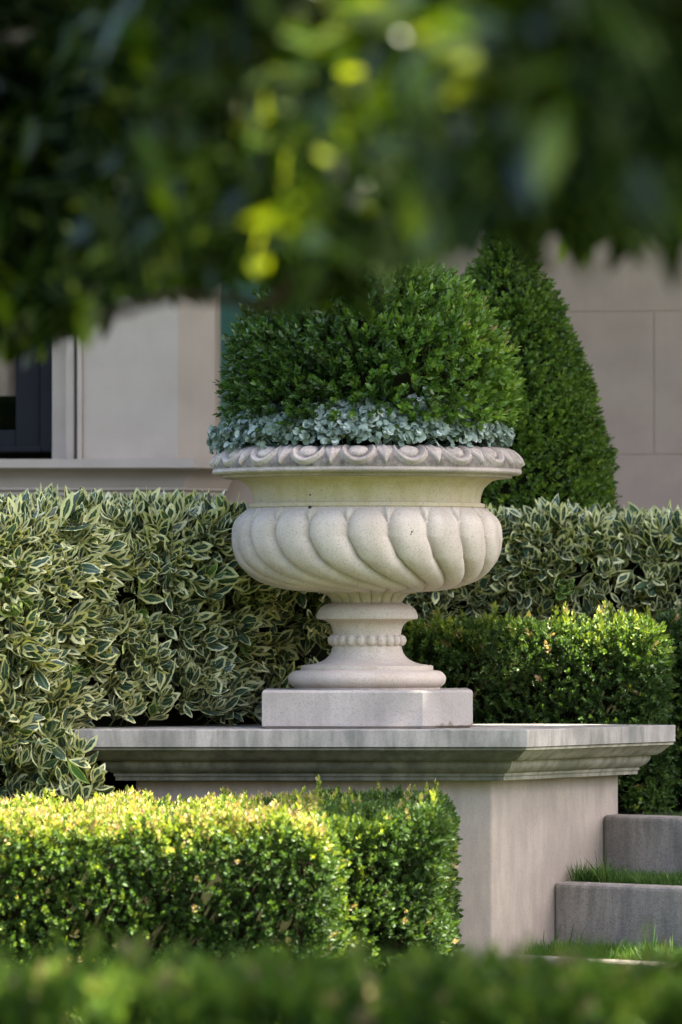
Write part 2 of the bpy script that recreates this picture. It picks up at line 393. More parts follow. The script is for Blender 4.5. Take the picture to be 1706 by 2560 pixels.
def shrink(poly, d):
    poly = np.array(poly, float); c = poly.mean(0); n = len(poly); out = []
    area = 0.5 * np.sum(poly[:, 0] * np.roll(poly[:, 1], -1) - np.roll(poly[:, 0], -1) * poly[:, 1]); sg = 1 if area > 0 else -1
    for i in range(n):
        a, b_, c_ = poly[i - 1], poly[i], poly[(i + 1) % n]
        t1 = (b_ - a) / np.linalg.norm(b_ - a); t2 = (c_ - b_) / np.linalg.norm(c_ - b_)
        n1 = np.array((-t1[1], t1[0])) * sg; n2 = np.array((-t2[1], t2[0])) * sg
        v = n1 + n2; v = v / max(.4, 1 + n1 @ n2); out.append(b_ + v * d)
    return np.array(out)
def make_hedge(name, label, cat, poly, z0, z1, dens, tmpls, mat, edges=None, size=(.85, 1.2), up=.5, jit=.5, depth=.05, lump=.03,
               core_in=.07, zmin=None, rfun=None, origin=None, reject=None, top=True, tall=0, group=None, core=True, extra=None, warp=None):
    P, N = hedge_surface(poly, z0, z1, dens, edges, top, lump, zmin=zmin)
    if warp is not None: P = warp(P, N)
    if extra is not None: P = np.concatenate([P, extra]); N = np.concatenate([N, np.tile((.5, -.8, .1), (len(extra), 1))])
    n = len(P); dp = rng.exponential(depth, n) * (rng.random(n) < .75)
    P = P - N * dp[:, None]
    D = N + np.array((0, 0, up)) + rng.normal(0, jit, (n, 3))
    if reject is not None: k = ~reject(P); P, N, D, dp = P[k], N[k], D[k], dp[k]
    n = len(P); br = rng.beta(2, 2.5, n) * .9
    if rfun is not None: br = rfun(P, br)
    sc = rng.uniform(*size, n)
    if tall:
        t = (N[:, 2] > .7) & (rng.random(n) < .02); P[t, 2] += rng.random(t.sum()) * tall; sc[t] *= 1.25; D[t] = D[t] * .3 + (0, 0, 1); br[t] = .8
    V, F, uv, r = scatter(P, D, tmpls, sc, br)
    if core:
        cp = shrink(poly, core_in); lo_ = z0; rings = [np.column_stack([cp, np.full(len(cp), z)]) for z in (lo_, z1 - core_in)]
        cV, cF = sweep(rings)
        if 0.5 * np.sum(cp[:, 0] * np.roll(cp[:, 1], -1) - np.roll(cp[:, 0], -1) * cp[:, 1]) < 0: cF = [f[::-1] for f in cF]
        V, F, uv, r, mi = add_core(V, F, uv, r, cV, cF)
        o = build(name, V, F, None, origin=origin or (np.mean([p[0] for p in poly]), np.mean([p[1] for p in poly]), z0), smooth=True, uv=uv, rnd=r, mats=[mat, M['core']], midx=mi)
    else:
        o = build(name, V, F, mat, origin=origin or (np.mean([p[0] for p in poly]), np.mean([p[1] for p in poly]), z0), smooth=True, uv=uv, rnd=r)
    return tag(o, label, cat, group)

# ------------------------------------------------------------------ the setting: ground, terrace
TZ = .651                                              # upper terrace level
s45 = math.sqrt(.5)
def rise(p, t): return (p[0] + t * s45, p[1] - t * s45)
P1, P2, P3 = (.527, 19.74), (.692, 20.025), (.863, 20.32)
V, F = boxes([(-120, 120, -60, 160, -.5, 0)])
g = build('ground', V, F, stone('ground_soil_lawn', (.05, .08, .02), (.035, .055, .018), speck=.5, streak=0, bump=.6))
g['kind'] = 'structure'
far = rise(P3, 4.2)
tp = [(-8, 20.95), (.55, 20.95), (P3[0] + .03, P3[1] + .10), (far[0] + .05, far[1] + .12), (12, far[1] + .12), (12, 40), (-8, 40)]
rings = [np.column_stack([tp, np.full(len(tp), z)]) for z in (0.0, TZ - .012)]
V, F = sweep(rings)
t_ = build('terrace', V, F, stone('terrace_soil', (.045, .05, .02), (.03, .035, .016), speck=.6, streak=0, bump=.8)); t_['kind'] = 'structure'

# ------------------------------------------------------------------ house
H = thing('house', (-.4, 23.6, TZ), 'pale limestone house with a black framed window and block wall behind the hedges', 'house')
d0 = 23.5
x445 = W(445, 0, d0)[0]; x208 = W(208, 0, d0)[0]; x125 = W(125, 0, d0)[0]; x165 = W(165, 0, d0)[0]
pe = (x445 + .19, d0 + .17)                                                  # bend going back, then edge
e2 = ((537 - 853) / F_PX * (d0 + .17), d0 + .17)
zs = zat(1147, d0 - .10); HT = 6.5
wx0 = -3.4
xgw = W(1000, 0, 24.0)[0]
# bay front wall: left pier beyond the window, pier, lintel above
fp = [(x208, d0), (x445, d0), (e2[0], e2[1]), (e2[0], d0 + 1.9), (x208 + 0.0, d0 + 1.9)]
V, F = sweep([np.column_stack([fp, np.full(len(fp), z)]) for z in (TZ, HT)]); build('wall', V, F, M['house'], H)
for bb in ((wx0, x208 - .001, d0, d0 + 1.9, TZ, zs - .06), (wx0, x208 - .001, d0, d0 + 1.9, 4.4, HT)):
    V, F = boxes([bb]); build('wall', V, F, M['house'], H)
V, F = boxes([(e2[0] + .003, xgw, d0 + .32, d0 + .9, TZ, zs - .01)]); build('wall', V, F, M['house'], H)
# sill course following the front (profile px: offset, row)
prof = [(0, 1240), (.028, 1238), (.028, 1228), (.045, 1224), (.045, 1218), (.05, 1214), (.055, 1203), (.075, 1188), (.10, 1178), (.115, 1174), (.115, 1171), (.135, 1170), (.135, 1148), (.0, 1146)]
base = [(wx0, d0), (x445, d0), (e2[0], e2[1]), (e2[0], d0 + 1.2)]
ang = math.atan2(e2[1] - d0, e2[0] - x445)
n1 = np.array((0, -1.)); n2 = np.array((math.sin(ang), -math.cos(ang))); n3 = np.array((1., 0))
def cor(a, b_): return (a + b_) / (1 + a @ b_)
dl = [n1, cor(n1, n2), cor(n2, n3), n3]
V = []; F = []
for (o_, Y) in prof:
    for bpt, de in zip(base, dl): V.append((bpt[0] + de[0] * (o_ + .002), bpt[1] + de[1] * (o_ + .002), zat(Y, d0 - .1)))
for k in range(len(prof) - 1):
    for i in range(3): F.append([k * 4 + i, k * 4 + i + 1, (k + 1) * 4 + i + 1, (k + 1) * 4 + i])
build('sill_course', V, F, M['house'], H, smooth=True, sharp=30)
# window reveal mouldings right of window
V, F = boxes([(x125, x165 + .012, d0 + .17, d0 + .32, zs, 4.4), (x165 + .0, x165 + .032, d0 + .02, d0 + .3, zs - .01, 4.4), (x165 + .012, x208 - .010, d0 + .075, d0 + .31, zs - .012, 4.4), (x208 - .022, x208 - .002, d0 - .012, d0 + .3, zs - .014, 4.4)])
bevel(build('window_surround', V, F, M['house'], H), .006)
V, F = boxes([(wx0, x125 - .001, d0 + .05, d0 + .4, zs - .058, zs - .002)]); build('window_ledge', V, F, M['house'], H)
zb = zat(1130, d0 + .2)
wf = thing('window', (x125 - .6, d0 + .2, zb), None, None); wf.parent = H; wf.location = tuple(np.array((x125 - .6, d0 + .2, zb)) - np.array(H.location))
for k_ in ('label', 'category'):
    if k_ in wf: del wf[k_]
xa = W(35, 0, d0 + .25)[0]
V, F = boxes([(x125 - .045, x125 - .001, d0 + .17, d0 + .3, zb, 4.4), (xa + .01, x125 - .045, d0 + .20, d0 + .3, zb, 4.4), (-2.6, xa + .01, d0 + .205, d0 + .29, zb, zb + .085), (-2.6, x125 - .04, d0 + .16, d0 + .21, zb - .001, zb + .022), (-1.9, -1.8, d0 + .2, d0 + .3, zb + .085, 4.4)])
bevel(build('frame', V, F, M['frame'], wf), .004)
V, F = boxes([(-2.6, xa + .012, d0 + .245, d0 + .251, zb + .08, 4.4)]); build('pane', V, F, M['glass'], wf)
# room behind pane, and a pink sheet added to imitate the glass reflection
V = []; n_ = 60
for i in range(n_):
    x = -2.6 + (xa + .05 + 2.6) * i / (n_ - 1); V += [(x, d0 + .34 + .02 * sin(i * 1.1), zb + .22), (x, d0 + .34 + .03 * sin(i * 1.1 + .3), 4.4)]
F = [[2 * i, 2 * i + 2, 2 * i + 3, 2 * i + 1] for i in range(n_ - 1)]
build('reflection_sheet', V, F, M['reflection_sheet'], H, smooth=True)
V, F = boxes([(wx0, x208, d0 + 1.0, d0 + 1.05, zb - .1, 4.4)]); build('room_wall', V, F, M['core'], H)
# green glazed bay between the two walls
xg = W(1060, 0, 24.8)[0]
V, F = boxes([(e2[0] + .002, xg, d0 + 1.25, d0 + 1.29, TZ, HT)]); 
build('tinted_window', V, F, M['teal'], H)
mull = [(e2[0] + .002 + k * .55, e2[0] + .03 + k * .55, d0 + 1.2, d0 + 1.25, TZ, HT) for k in range(1, 3)]
V, F = boxes(mull); build('window_mullion', V, F, M['frame'], H)
# right wall of large blocks, coming nearer to the right
ya, yb_ = 25.0, 24.55; xr = 7.0
def yr(x): return ya + (yb_ - ya) * (x - xg) / 3.0
zj = [zat(1138 + 358 * k, 24.9) for k in range(1, -6, -1)]; zj[0] = TZ
xj = W(1637, 0, 24.8)[0]
V = []; F = []; g_ = .003
for r_ in range(len(zj) - 1):
    offs = xj if r_ % 2 == 1 else xj + .45
    xs = [xg] + [offs + .92 * k for k in range(-3, 8) if xg + .1 < offs + .92 * k < xr] + [xr]
    if r_ == 2: pass
    for a, b_ in zip(xs[:-1], xs[1:]):
        q = len(V)
        a2, b2 = a + g_ * (a != xg), b_ - g_
        for (yy) in (0, .2):
            V += [(a2, yr(a2) + yy, zj[r_] + g_), (b2, yr(b2) + yy, zj[r_] + g_), (b2, yr(b2) + yy, zj[r_ + 1] - g_), (a2, yr(a2) + yy, zj[r_ + 1] - g_)]
        F += [[q + i for i in f] for f in ((0, 1, 2, 3), (0, 4, 5, 1), (1, 5, 6, 2), (2, 6, 7, 3), (3, 7, 4, 0))]
bevel(build('block_wall', V, F, M['house_back'], H), .002)
V = [(xg, yr(xg) + .0035, TZ), (xr, yr(xr) + .0035, TZ), (xr, yr(xr) + .0035, HT - .3), (xg, yr(xg) + .0035, HT - .3), (xg, yr(xg) + .3, TZ), (xr, yr(xr) + .3, TZ), (xr, yr(xr) + .3, HT - .3), (xg, yr(xg) + .3, HT - .3)]
F = [(0, 1, 2, 3), (5, 4, 7, 6), (4, 0, 3, 7), (1, 5, 6, 2), (3, 2, 6, 7)]
build('mortar_wall', V, F, plain('mortar', (.43, .32, .25), .95, .1), H)

# ------------------------------------------------------------------ pedestal (pier with moulded coping)
wp = np.array([(-.655, 19.66), (.481, 19.66), (.920, 20.42), (.62, 20.42), (-.655, 20.42)])
de = np.array([(-.187, -.187), (.108, -.187), (.186, -.052), (.10, .12), (-.187, .12)])
PT = zat(1822, 19.655)
PD = thing('pedestal', (0, 19.66, 0), 'angled stone pier with weathered moulded coping carrying the big urn', 'pedestal')
ztop = PT; k_ = 20.0 / F_PX / 3.1
cp = [(0.0, 502), (.335, 500), (.335, 475), (.345, 471), (.345, 467), (.36, 465), (.36, 447)]
sl = [(1.0, 242), (1.0, 112)]
def ring(t, y): return np.column_stack([wp + de * t, np.full(len(wp), ztop - (y - 110) * k_)])
zu = ztop - (500 - 110) * k_
V, F = sweep([np.column_stack([wp, np.full(len(wp), 0.0)]), np.column_stack([wp, np.full(len(wp), zu + .002)])])
bevel(build('pier_body', V, F, M['pier'], PD), .006)
mp = [(-.02, 501), (.335, 500), (.335, 475), (.345, 472), (.345, 468), (.365, 466), (.365, 446)]
mp += [tuple(p) for p in catmull([(.375, 445), (.42, 436), (.50, 412), (.55, 384), (.565, 352)], 5)]
mp += [tuple(p) for p in catmull([(.675, 347), (.70, 342), (.76, 325), (.83, 300), (.91, 275), (.95, 266)], 5)]
mp += [(.965, 264), (.965, 246), (.985, 243)]
V, F = sweep([ring(t, y) for t, y in mp])
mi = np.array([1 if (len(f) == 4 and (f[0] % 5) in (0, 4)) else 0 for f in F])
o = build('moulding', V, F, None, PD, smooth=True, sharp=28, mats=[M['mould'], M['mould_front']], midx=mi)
slr = [ring(.97, 242.5), ring(1.0, 240), ring(1.0, 114), ring(.985, 110)]
V, F = sweep(slr); bevel(build('coping_slab', V, F, M['cap'], PD), .004)
pw = wp + de
# ------------------------------------------------------------------ steps
ST = thing('garden_steps', (1.2, 19.2, 0), 'rough grey concrete steps with grass treads climbing beside the stone pier', 'steps')
zst = [.219, .442, TZ]
for p, z, zprev in zip((P1, P2, P3), zst, (0, .219, .442)):
    a = rise(p, -.0); b_ = rise(p, 4.2); dpt = .11
    back = (s45, s45)
    pl = [a, b_, (b_[0] + back[0] * dpt, b_[1] + back[1] * dpt), (a[0] + back[0] * dpt + .0, a[1] + back[1] * dpt)]
    if True: pl[3] = (a[0] + .045, a[1] + .10)
    nr_ = 60; V = []
    # subdivided front for a slightly uneven edge
    ts = np.linspace(0, 4.2, nr_); front = [rise(p, t) for t in ts]; backp = [(q[0] + back[0] * dpt, q[1] + back[1] * dpt) for q in front]
    backp[0] = pl[3]
    loop = front + backp[::-1]
    z00 = max(0, zprev - .03)
    V, F = sweep([np.column_stack([loop, np.full(len(loop), zz)]) for zz in (z00, z)])
    o = build('step', V, F, M['concrete'], ST); bevel(o, .016, 3)
# soil of treads
tr = []
for p, q, z in ((P1, P2, .219), (P2, P3, .442)):
    a = (p[0] + .045, p[1] + .09); b_ = rise(p, 4.2); b_ = (b_[0] + .07, b_[1] + .07); c_ = rise(q, 4.2); c_ = (c_[0] + .02, c_[1] + .02); dd = (q[0] + .015, q[1] + .02)
    V, F = sweep([np.column_stack([[a, b_, c_, dd], np.full(4, zz)]) for zz in (0.0, z - .008)])
    build('tread_soil', V, F, M['soil'], ST)

# ------------------------------------------------------------------ grass
gt = []
for sd in range(5):
    r = np.random.default_rng(sd); T = Tmpl()
    for k in range(4):
        L = r.uniform(.03, .062); wd = r.uniform(.0018, .0035); c = r.uniform(.1, .6) * L; rows = [0, .35, .7, 1]
        V = []; UV = []
        for v in rows:
            hw = wd / 2 * (1 - v ** 2 * .95); V += [(-hw, c * v * v, L * v), (hw, c * v * v, L * v)]; UV += [(.2, v), (.8, v)]
        V = np.array(V) @ rotm('x', r.normal(0, .25)).T @ rotm('z', r.uniform(0, 6.28)).T + (r.normal(0, .006), r.normal(0, .006), 0)
        T.add(V, [(0, 1, 3, 2), (2, 3, 5, 4), (4, 5, 7, 6)], np.array(UV), r.uniform(-.25, .25))
    gt.append(T.done())
GP = []
for p, q, z in ((P1, P2, .219), (P2, P3, .442)):
    n = 8500; t = rng.random(n) ** 1.0 * 2.6; u = rng.random(n); a = rise((0, 0), 1)
    off0, off1 = .085, .29
    wdt = off0 + (off1 - off0) * u
    P = np.column_stack([p[0] + t * s45 + wdt * s45, p[1] - t * s45 + wdt * s45, np.full(n, z - .008)])
    GP.append(P)
n = 26000; P = np.column_stack([rng.uniform(.9, 3.5, n), rng.uniform(18.6, 22.4, n), np.full(n, TZ - .014)])
dn = (P[:, 0] - P3[0]) * s45 + (P[:, 1] - P3[1]) * s45; al = (P[:, 0] - P3[0]) * s45 - (P[:, 1] - P3[1]) * s45
P = P[(dn > .09) & (al > .08)]; GP.append(P)
GP = np.concatenate(GP)
GP = GP[~(inside(GP[:, :2], shrink(wp, -.004)))]
br = rng.beta(2, 3, len(GP)); sc = rng.uniform(.5, 1.0, len(GP)) * (1 + .35 * vnoise(GP, 8)); sc[rng.random(len(GP)) < .012] *= 1.9
# taller unkempt tufts against the pier and risers
near = np.minimum(np.hypot(GP[:, 0] - P1[0] - .13, GP[:, 1] - P1[1] - .02), np.hypot(GP[:, 0] - P2[0] - .1, GP[:, 1] - P2[1] - .02)) < .10
sc[near] *= 1.35
sc[GP[:, 2] > .6] *= .55
D = np.column_stack([rng.normal(0, .28, len(GP)), rng.normal(-.05, .28, len(GP)), np.ones(len(GP))])
V, F, uv, r = scatter(GP, D, gt, sc, br)
tag(build('grass', V, F, M['grass'], uv=uv, rnd=r, origin=(1.2, 19.6, .2), smooth=True), 'tufty green grass growing on the step treads and the terrace above', 'grass', kind='stuff')

# ------------------------------------------------------------------ the urn
UX, UY = W(918, 0, 20)[0], 20.0
U = thing('stone_urn', (UX, UY, PT), 'wide carved cast stone urn with spiral lobed bowl standing on the pier', 'urn')
k20 = 20.0 / F_PX
def lathe(prof, cols, disp=None):
    prof = np.array(prof, float); r = prof[:, 0] * k20; z = ZC + (YH - prof[:, 1]) * k20
    tr_ = np.gradient(r); tz = np.gradient(z); ln = np.hypot(tr_, tz) + 1e-9
    nr, nz = -tz / ln, tr_ / ln               # outward normal when going downward
    sgn = 1.0
    th = np.linspace(0, 2 * pi, cols, endpoint=False)
    d = np.zeros((len(r), cols)) if disp is None else disp(prof, th)
    rr = r[:, None] + nr[:, None] * d * sgn; zz = z[:, None] + nz[:, None] * d * sgn
    V = np.stack([UX + rr * np.sin(th)[None, :], UY - rr * np.cos(th)[None, :], zz], -1).reshape(-1, 3)
    cnt, flat = grid_faces(len(r), cols); flat = flat.reshape(-1, 4)[:, ::-1].ravel()
    return V, (cnt, flat), d
# plinth
hx0, hx1, cx_ = -264 * k20 * .983, 266 * k20 * .983, 138 * k20 * .983
pf, pbk = UY - .345, UY + .345; ch = (hx1 - cx_)
pp = [(UX + hx0, pf), (UX + cx_, pf), (UX + hx1, pf + ch), (UX + hx1, pbk), (UX + hx0, pbk)]
zpt = zat(1726, 19.655)
def rg(z, i): return np.column_stack([shrink(pp, i), np.full(5, z)])
V, F = sweep([rg(PT + .001, .009), rg(PT + .004, .008), rg(PT + .008, 0), rg(zpt - .008, 0), rg(zpt - .002, .003), rg(zpt, .010)])
bevel(build('plinth', V, F, M['plinth'], U), .004)
# foot
seg = [[(70, 1505), (89, 1506.5)], catmull([(90.4, 1508), (104.9, 1511.5), (119.4, 1522), (126.4, 1537), (127, 1545)], 5), [(125.5, 1547.5), (120, 1548.5)],
       catmull([(109, 1550), (94.5, 1559), (87.5, 1572.3), (85, 1588), (90, 1594), (92, 1601), (90, 1608), (86.5, 1614), (87.5, 1621), (92.4, 1634.5), (104.9, 1648), (125.6, 1657.5), (146, 1661.5), (161, 1663)], 4),
       [(165, 1664.5), (165.5, 1666), (165.5, 1674)], catmull([(168, 1675.5), (180, 1677), (190, 1682), (196, 1690), (197.5, 1698), (195, 1707), (189, 1714), (184, 1717)], 5), [(182.5, 1718), (182.5, 1724.2)]]
V, F, _ = lathe(np.concatenate([np.array(s) for s in seg]), 160)
build('foot', V, F, M['urn'], U, smooth=True, sharp=35)
# beads
bp_ = []
for k in range(22):
    a = 2 * pi * (k + .35) / 22; th = np.linspace(0, 2 * pi, 20, endpoint=False); ph = np.linspace(0, pi, 12)
    X = np.sin(ph)[:, None] * np.cos(th); Y_ = np.sin(ph)[:, None] * np.sin(th); Z = np.cos(ph)[:, None] + 0 * th
    v = np.stack([X * .0165, Y_ * .0165, Z * .0185], -1).reshape(-1, 3)
    v = v @ rotm('z', a).T + (UX + 86 * k20 * sin(a), UY - 86 * k20 * cos(a), ZC + (YH - 1601) * k20)
    bp_.append((v, grid_faces(12, 20)))
V, F = merge(bp_); build('bead_ring', V, F, M['urn'], U, smooth=True)
# bowl
def lobes(prof, th):
    Y = prof[:, 1]; idx = np.arange(len(Y))
    tw = np.interp(idx / (len(Y) - 1), TWX, TWY); A = np.interp(idx / (len(Y) - 1), AX, AY) * k20
    ph = (np.degrees(th)[None, :] - tw[:, None]) / 18.0
    u = 2 * (ph - np.round(ph)); au = np.abs(u)
    v = np.clip((Y - 1268) / 46.0, 0, 1); v[idx > len(Y) * .3] = 1
    h = np.sqrt(np.clip(1 - au ** 2.5 - (1 - v[:, None]) ** 2, 0, 1))
    vd = (Y - 1268); dart = np.clip(1 - (1 - au) / np.interp(vd, [0, 3, 18, 44, 60], [.0, .20, .15, .03, .0])[:, None].clip(.01), 0, 1) * (idx < len(Y) * .45)[:, None]
    h = np.maximum(h, np.interp(vd, [0, 20, 50], [.75, .6, .2])[:, None] * np.minimum(1, dart * 2.2) * (vd < 52)[:, None] * (vd > 1)[:, None])
    return -A[:, None] * (1 - h)
gp = catmull([(292, 1267), (308, 1275), (326, 1292), (336, 1317), (338.5, 1345), (335.5, 1375), (324.7, 1405), (303, 1432), (270.5, 1454), (232.5, 1467.6), (189, 1476), (148, 1479.5), (120, 1482), (103, 1487), (92.5, 1497), (87, 1507)], 9)
fr = np.arange(len(gp)) / (len(gp) - 1)
yy = gp[:, 1]
def fi(Yv): return float(np.interp(Yv, yy, fr))
TWX = [0, fi(1345), fi(1405), fi(1432), fi(1454), fi(1468), fi(1477), fi(1482), 1]; TWY = [0, .3, 5, 10.5, 19, 30, 43, 50, 52]
AX = [0, fi(1278), fi(1300), fi(1405), fi(1454), fi(1472), fi(1480), 1]; AY = [3, 10, 27, 28, 22, 16, 11, 6]
nseg = [(270, 1125), (272, 1160), (276, 1200)]
V, F, d_ = lathe(gp, 720, lobes)
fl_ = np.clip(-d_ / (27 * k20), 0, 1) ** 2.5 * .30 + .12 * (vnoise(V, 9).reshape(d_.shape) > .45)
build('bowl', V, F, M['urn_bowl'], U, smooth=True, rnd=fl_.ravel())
seg = [catmull([(333, 1197.5), (318, 1202), (306, 1209), (293, 1222), (286, 1240), (283.5, 1257)], 6), [(284, 1258.5), (294, 1260)], [(295, 1261.5), (295, 1269), (290, 1274)], [(262, 1280)]]
V, F, _ = lathe(np.concatenate([np.array(s) for s in seg]), 200); build('neck', V, F, M['neck'], U, smooth=True, sharp=35)
# rim
rp = np.concatenate([np.array([(296, 1150), (298, 1132)]), catmull([(301, 1127), (315, 1123.5), (341, 1126), (362, 1133), (379, 1146), (387, 1160), (389, 1172), (387.5, 1181)], 9),
                     np.array([(386.5, 1184), (384, 1187), (381, 1188.2), (363, 1190)]), np.array([(363, 1191), (362.5, 1195.5), (360, 1196.5), (333, 1198)])])
arc = np.concatenate([[0], np.cumsum(np.hypot(*np.diff(rp, axis=0).T))]) * k20
i_bot = int(np.argmin(np.hypot(rp[:, 0] - 387.5, rp[:, 1] - 1181)))
def rimpat(prof, th):
    t = (arc[i_bot] - arc)[:, None]                         # metres up from the lower edge
    ph = (np.degrees(th)[None, :] + 3.5) / 20.0; s = (ph - np.round(ph)) * .168
    on = np.clip(t / .006, 0, 1) * np.clip((.125 - t) / .02, 0, 1) * (np.arange(len(prof)) <= i_bot)[:, None]
    q = np.sqrt((s / .060) ** 2 + ((t - .082) / .066) ** 2)
    ridge = np.exp(-((q - .84) / .13) ** 2); egg = .75 * np.clip(1 - (q / .52) ** 3, 0, 1) ** .5 * (q < .52)
    volute = .35 * np.exp(-((np.hypot((s + .012) / .02, (t - .075) / .02) - 1) / .3) ** 2)
    s2 = .084 - np.abs(s); wdt = np.clip((t - .012) * .46, 0, .034); dart = np.clip((wdt - np.abs(s2)) / .0035, 0, 1) * (t > .012) * (q > .98)
    dartr = dart * (.75 + .35 * np.exp(-(s2 / .006) ** 2))
    hgt = np.maximum(np.maximum(ridge, egg), dartr) + volute * (q < .6) * .5
    hgt = hgt + .0
    return (hgt - .35) * .0125 * on
V, F, d_ = lathe(rp, 1080, rimpat)
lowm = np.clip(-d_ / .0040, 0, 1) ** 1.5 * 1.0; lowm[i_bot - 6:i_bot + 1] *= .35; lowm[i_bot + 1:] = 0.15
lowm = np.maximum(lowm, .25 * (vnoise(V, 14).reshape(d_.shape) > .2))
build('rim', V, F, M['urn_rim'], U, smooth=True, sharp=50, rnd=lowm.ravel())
# soil in bowl
V, F, _ = lathe([(2, 1130), (150, 1132), (299, 1136)], 64); build('soil', V, F, M['soil'], U)
# small dark pock marks on the bowl and neck
def blob(c, r):
    th = np.linspace(0, 2 * pi, 12, endpoint=False); ph = np.linspace(0, pi, 8)
    v = np.stack([np.sin(ph)[:, None] * np.cos(th), np.sin(ph)[:, None] * np.sin(th), np.cos(ph)[:, None] + 0 * th], -1).reshape(-1, 3) * r + c
    return v, grid_faces(8, 12)

for (X, Y, Rr, q) in ((777, 1273, 302, .0065), (777, 1242, 286, .0035), (1026, 1334, 337, .004), (1024, 1340, 338, .003), (886, 1211, 300, .0025)):
    x_ = (X - 918) * k20; rr0 = Rr * k20; c = np.array((UX + x_, UY - math.sqrt(rr0 ** 2 - x_ ** 2), zat(Y)))
    V, F = blob(c, q); V = c + (V - c) * (1, .9, .75); V += .3 * q * vnoise(V, 400)[:, None]
    build('pock_mark', V, F, M['soil'], U, smooth=True)
# ------------------------------------------------------------------ planting in the urn
sp = [sprig(.062, .026, .014, 5, 50, seed=s) for s in range(5)]
def ballsurf(n):
    D = rng.normal(size=(n, 3)); D /= np.linalg.norm(D, axis=1)[:, None]; return D
BC = np.array((UX + .01, UY, zat(1000))); BRx, BRz = .455, .455
D = ballsurf(6200); D = D[D[:, 2] > -.25]
# squarish ball: superellipsoid
ex = 2.5
rad = (np.abs(D[:, 0] / BRx) ** ex + np.abs(D[:, 1] / BRx) ** ex + np.abs(D[:, 2] / BRz) ** ex) ** (-1 / ex)
rad = np.minimum(rad, .475)
lmp = .02 * vnoise(D * .45 + 3, 7) + .025 * vnoise(D, 11)
dp = rng.exponential(.055, len(D)) * (rng.random(len(D)) < .7)
P = BC + D * (rad + lmp - dp - .045)[:, None]
k = P[:, 2] > zat(1072); P, Dk = P[k], D[k]
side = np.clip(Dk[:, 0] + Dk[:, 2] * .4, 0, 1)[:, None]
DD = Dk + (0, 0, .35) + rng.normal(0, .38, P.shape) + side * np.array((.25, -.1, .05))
V, F, uv, r = scatter(P, DD, sp, rng.uniform(.8, 1.25, len(P)), np.clip(rng.beta(2, 2.5, len(P)) * (.40 + .22 * (Dk[:, 0] > -.25)) + .36 * side[:, 0] ** 1.3, 0, .99))  # upper right brighter, left darker: light put into the leaf colour
# core
th = np.linspace(0, 2 * pi, 24, endpoint=False); ph = np.linspace(.02, pi * .62, 12)
cV = np.stack([np.sin(ph)[:, None] * np.cos(th) * .37, np.sin(ph)[:, None] * np.sin(th) * .37, np.cos(ph)[:, None] * .37 + 0 * th], -1).reshape(-1, 3) + BC
cc, cf = grid_faces(12, 24); V, F, uv, r, mi = add_core(V, F, uv, r, cV, [tuple(f) for f in cf.reshape(-1, 4)])
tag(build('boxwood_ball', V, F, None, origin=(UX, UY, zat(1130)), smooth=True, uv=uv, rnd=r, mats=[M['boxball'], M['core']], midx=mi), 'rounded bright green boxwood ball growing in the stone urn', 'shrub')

# silver trailing ground cover
dt = []
for sd in range(6):
    rr_ = np.random.default_rng(sd + 40); T = Tmpl()
    for k in range(3):
        na = 10; a = np.linspace(.35, 2 * pi - .35, na); rad0 = .0125 * rr_.uniform(.75, 1.25); V = [(0, 0, 0)]; UV = [(.2, .5)]
        for q_ in a:
            V.append((rad0 * sin(q_), .28 * rad0 * (abs(sin(q_)) ** 1.5 + .3 * cos(q_)), -rad0 * cos(q_) + rad0 * .3)); UV.append((.2, .5 + .3 * sin(q_)))
        V = np.array(V); Fc = [(0, i, i + 1) for i in range(1, na)]
        off = np.array((rr_.normal(0, .012), rr_.normal(0, .012), rr_.uniform(0, .03)))
        V = V @ rotm('x', rr_.uniform(-.9, .9) + 1.2).T @ rotm('z', rr_.uniform(0, 6.28)).T + off
        T.add(V, Fc, np.array(UV), rr_.uniform(-.25, .25))
        s_ = .0007; T.add(np.array([(-s_, 0, -.03), (s_, 0, -.03), off + (s_, 0, 0), off - (s_, 0, 0)]), [(0, 1, 2, 3)], np.full((4, 2), .2), -.2)
    dt.append(T.done())
n = 4200; a = rng.uniform(0, 2 * pi, n); rr_ = .335 + .115 * np.sqrt(rng.random(n))
hz = .135 * np.clip(1 - ((rr_ - .38) / .085) ** 2, 0, 1) * (1 + .25 * vnoise(np.column_stack([np.sin(a), np.cos(a), 0 * a]), 5))
P = np.column_stack([UX + rr_ * np.sin(a), UY - rr_ * np.cos(a), zat(1126) + hz * rng.random(n) ** .35])
D = np.column_stack([np.sin(a) * .8, -np.cos(a) * .8, np.full(n, .8)]) + rng.normal(0, .4, (n, 3))
# trailing tips at the left end and a few strays above
m2 = 170; a2 = rng.normal(-1.45, .28, m2); r2 = .43 + .06 * rng.random(m2)
P2_ = np.column_stack([UX + r2 * np.sin(a2), UY - r2 * np.cos(a2), zat(1122) + rng.uniform(-.005, .06, m2)])
D2 = np.column_stack([np.sin(a2), -np.cos(a2), rng.normal(.3, .5, m2)])
st_ = np.array([W(1065, 985, 19.55), W(1075, 1000, 19.55), W(1050, 1010, 19.56), W(1085, 1018, 19.56), W(1062, 1020, 19.57)])
P = np.concatenate([P, P2_, st_]); D = np.concatenate([D, D2, np.tile((0, -.5, 1.), (len(st_), 1))])
V, F, uv, r = scatter(P, D, dt, rng.uniform(.6, 1.0, len(P)), rng.beta(2.2, 2, len(P)))
tag(build('trailing_plant', V, F, M['silver'], origin=(UX, UY, zat(1130)), smooth=True, uv=uv, rnd=r), 'silver green round leaved ground cover spilling over the urn rim', 'plant')

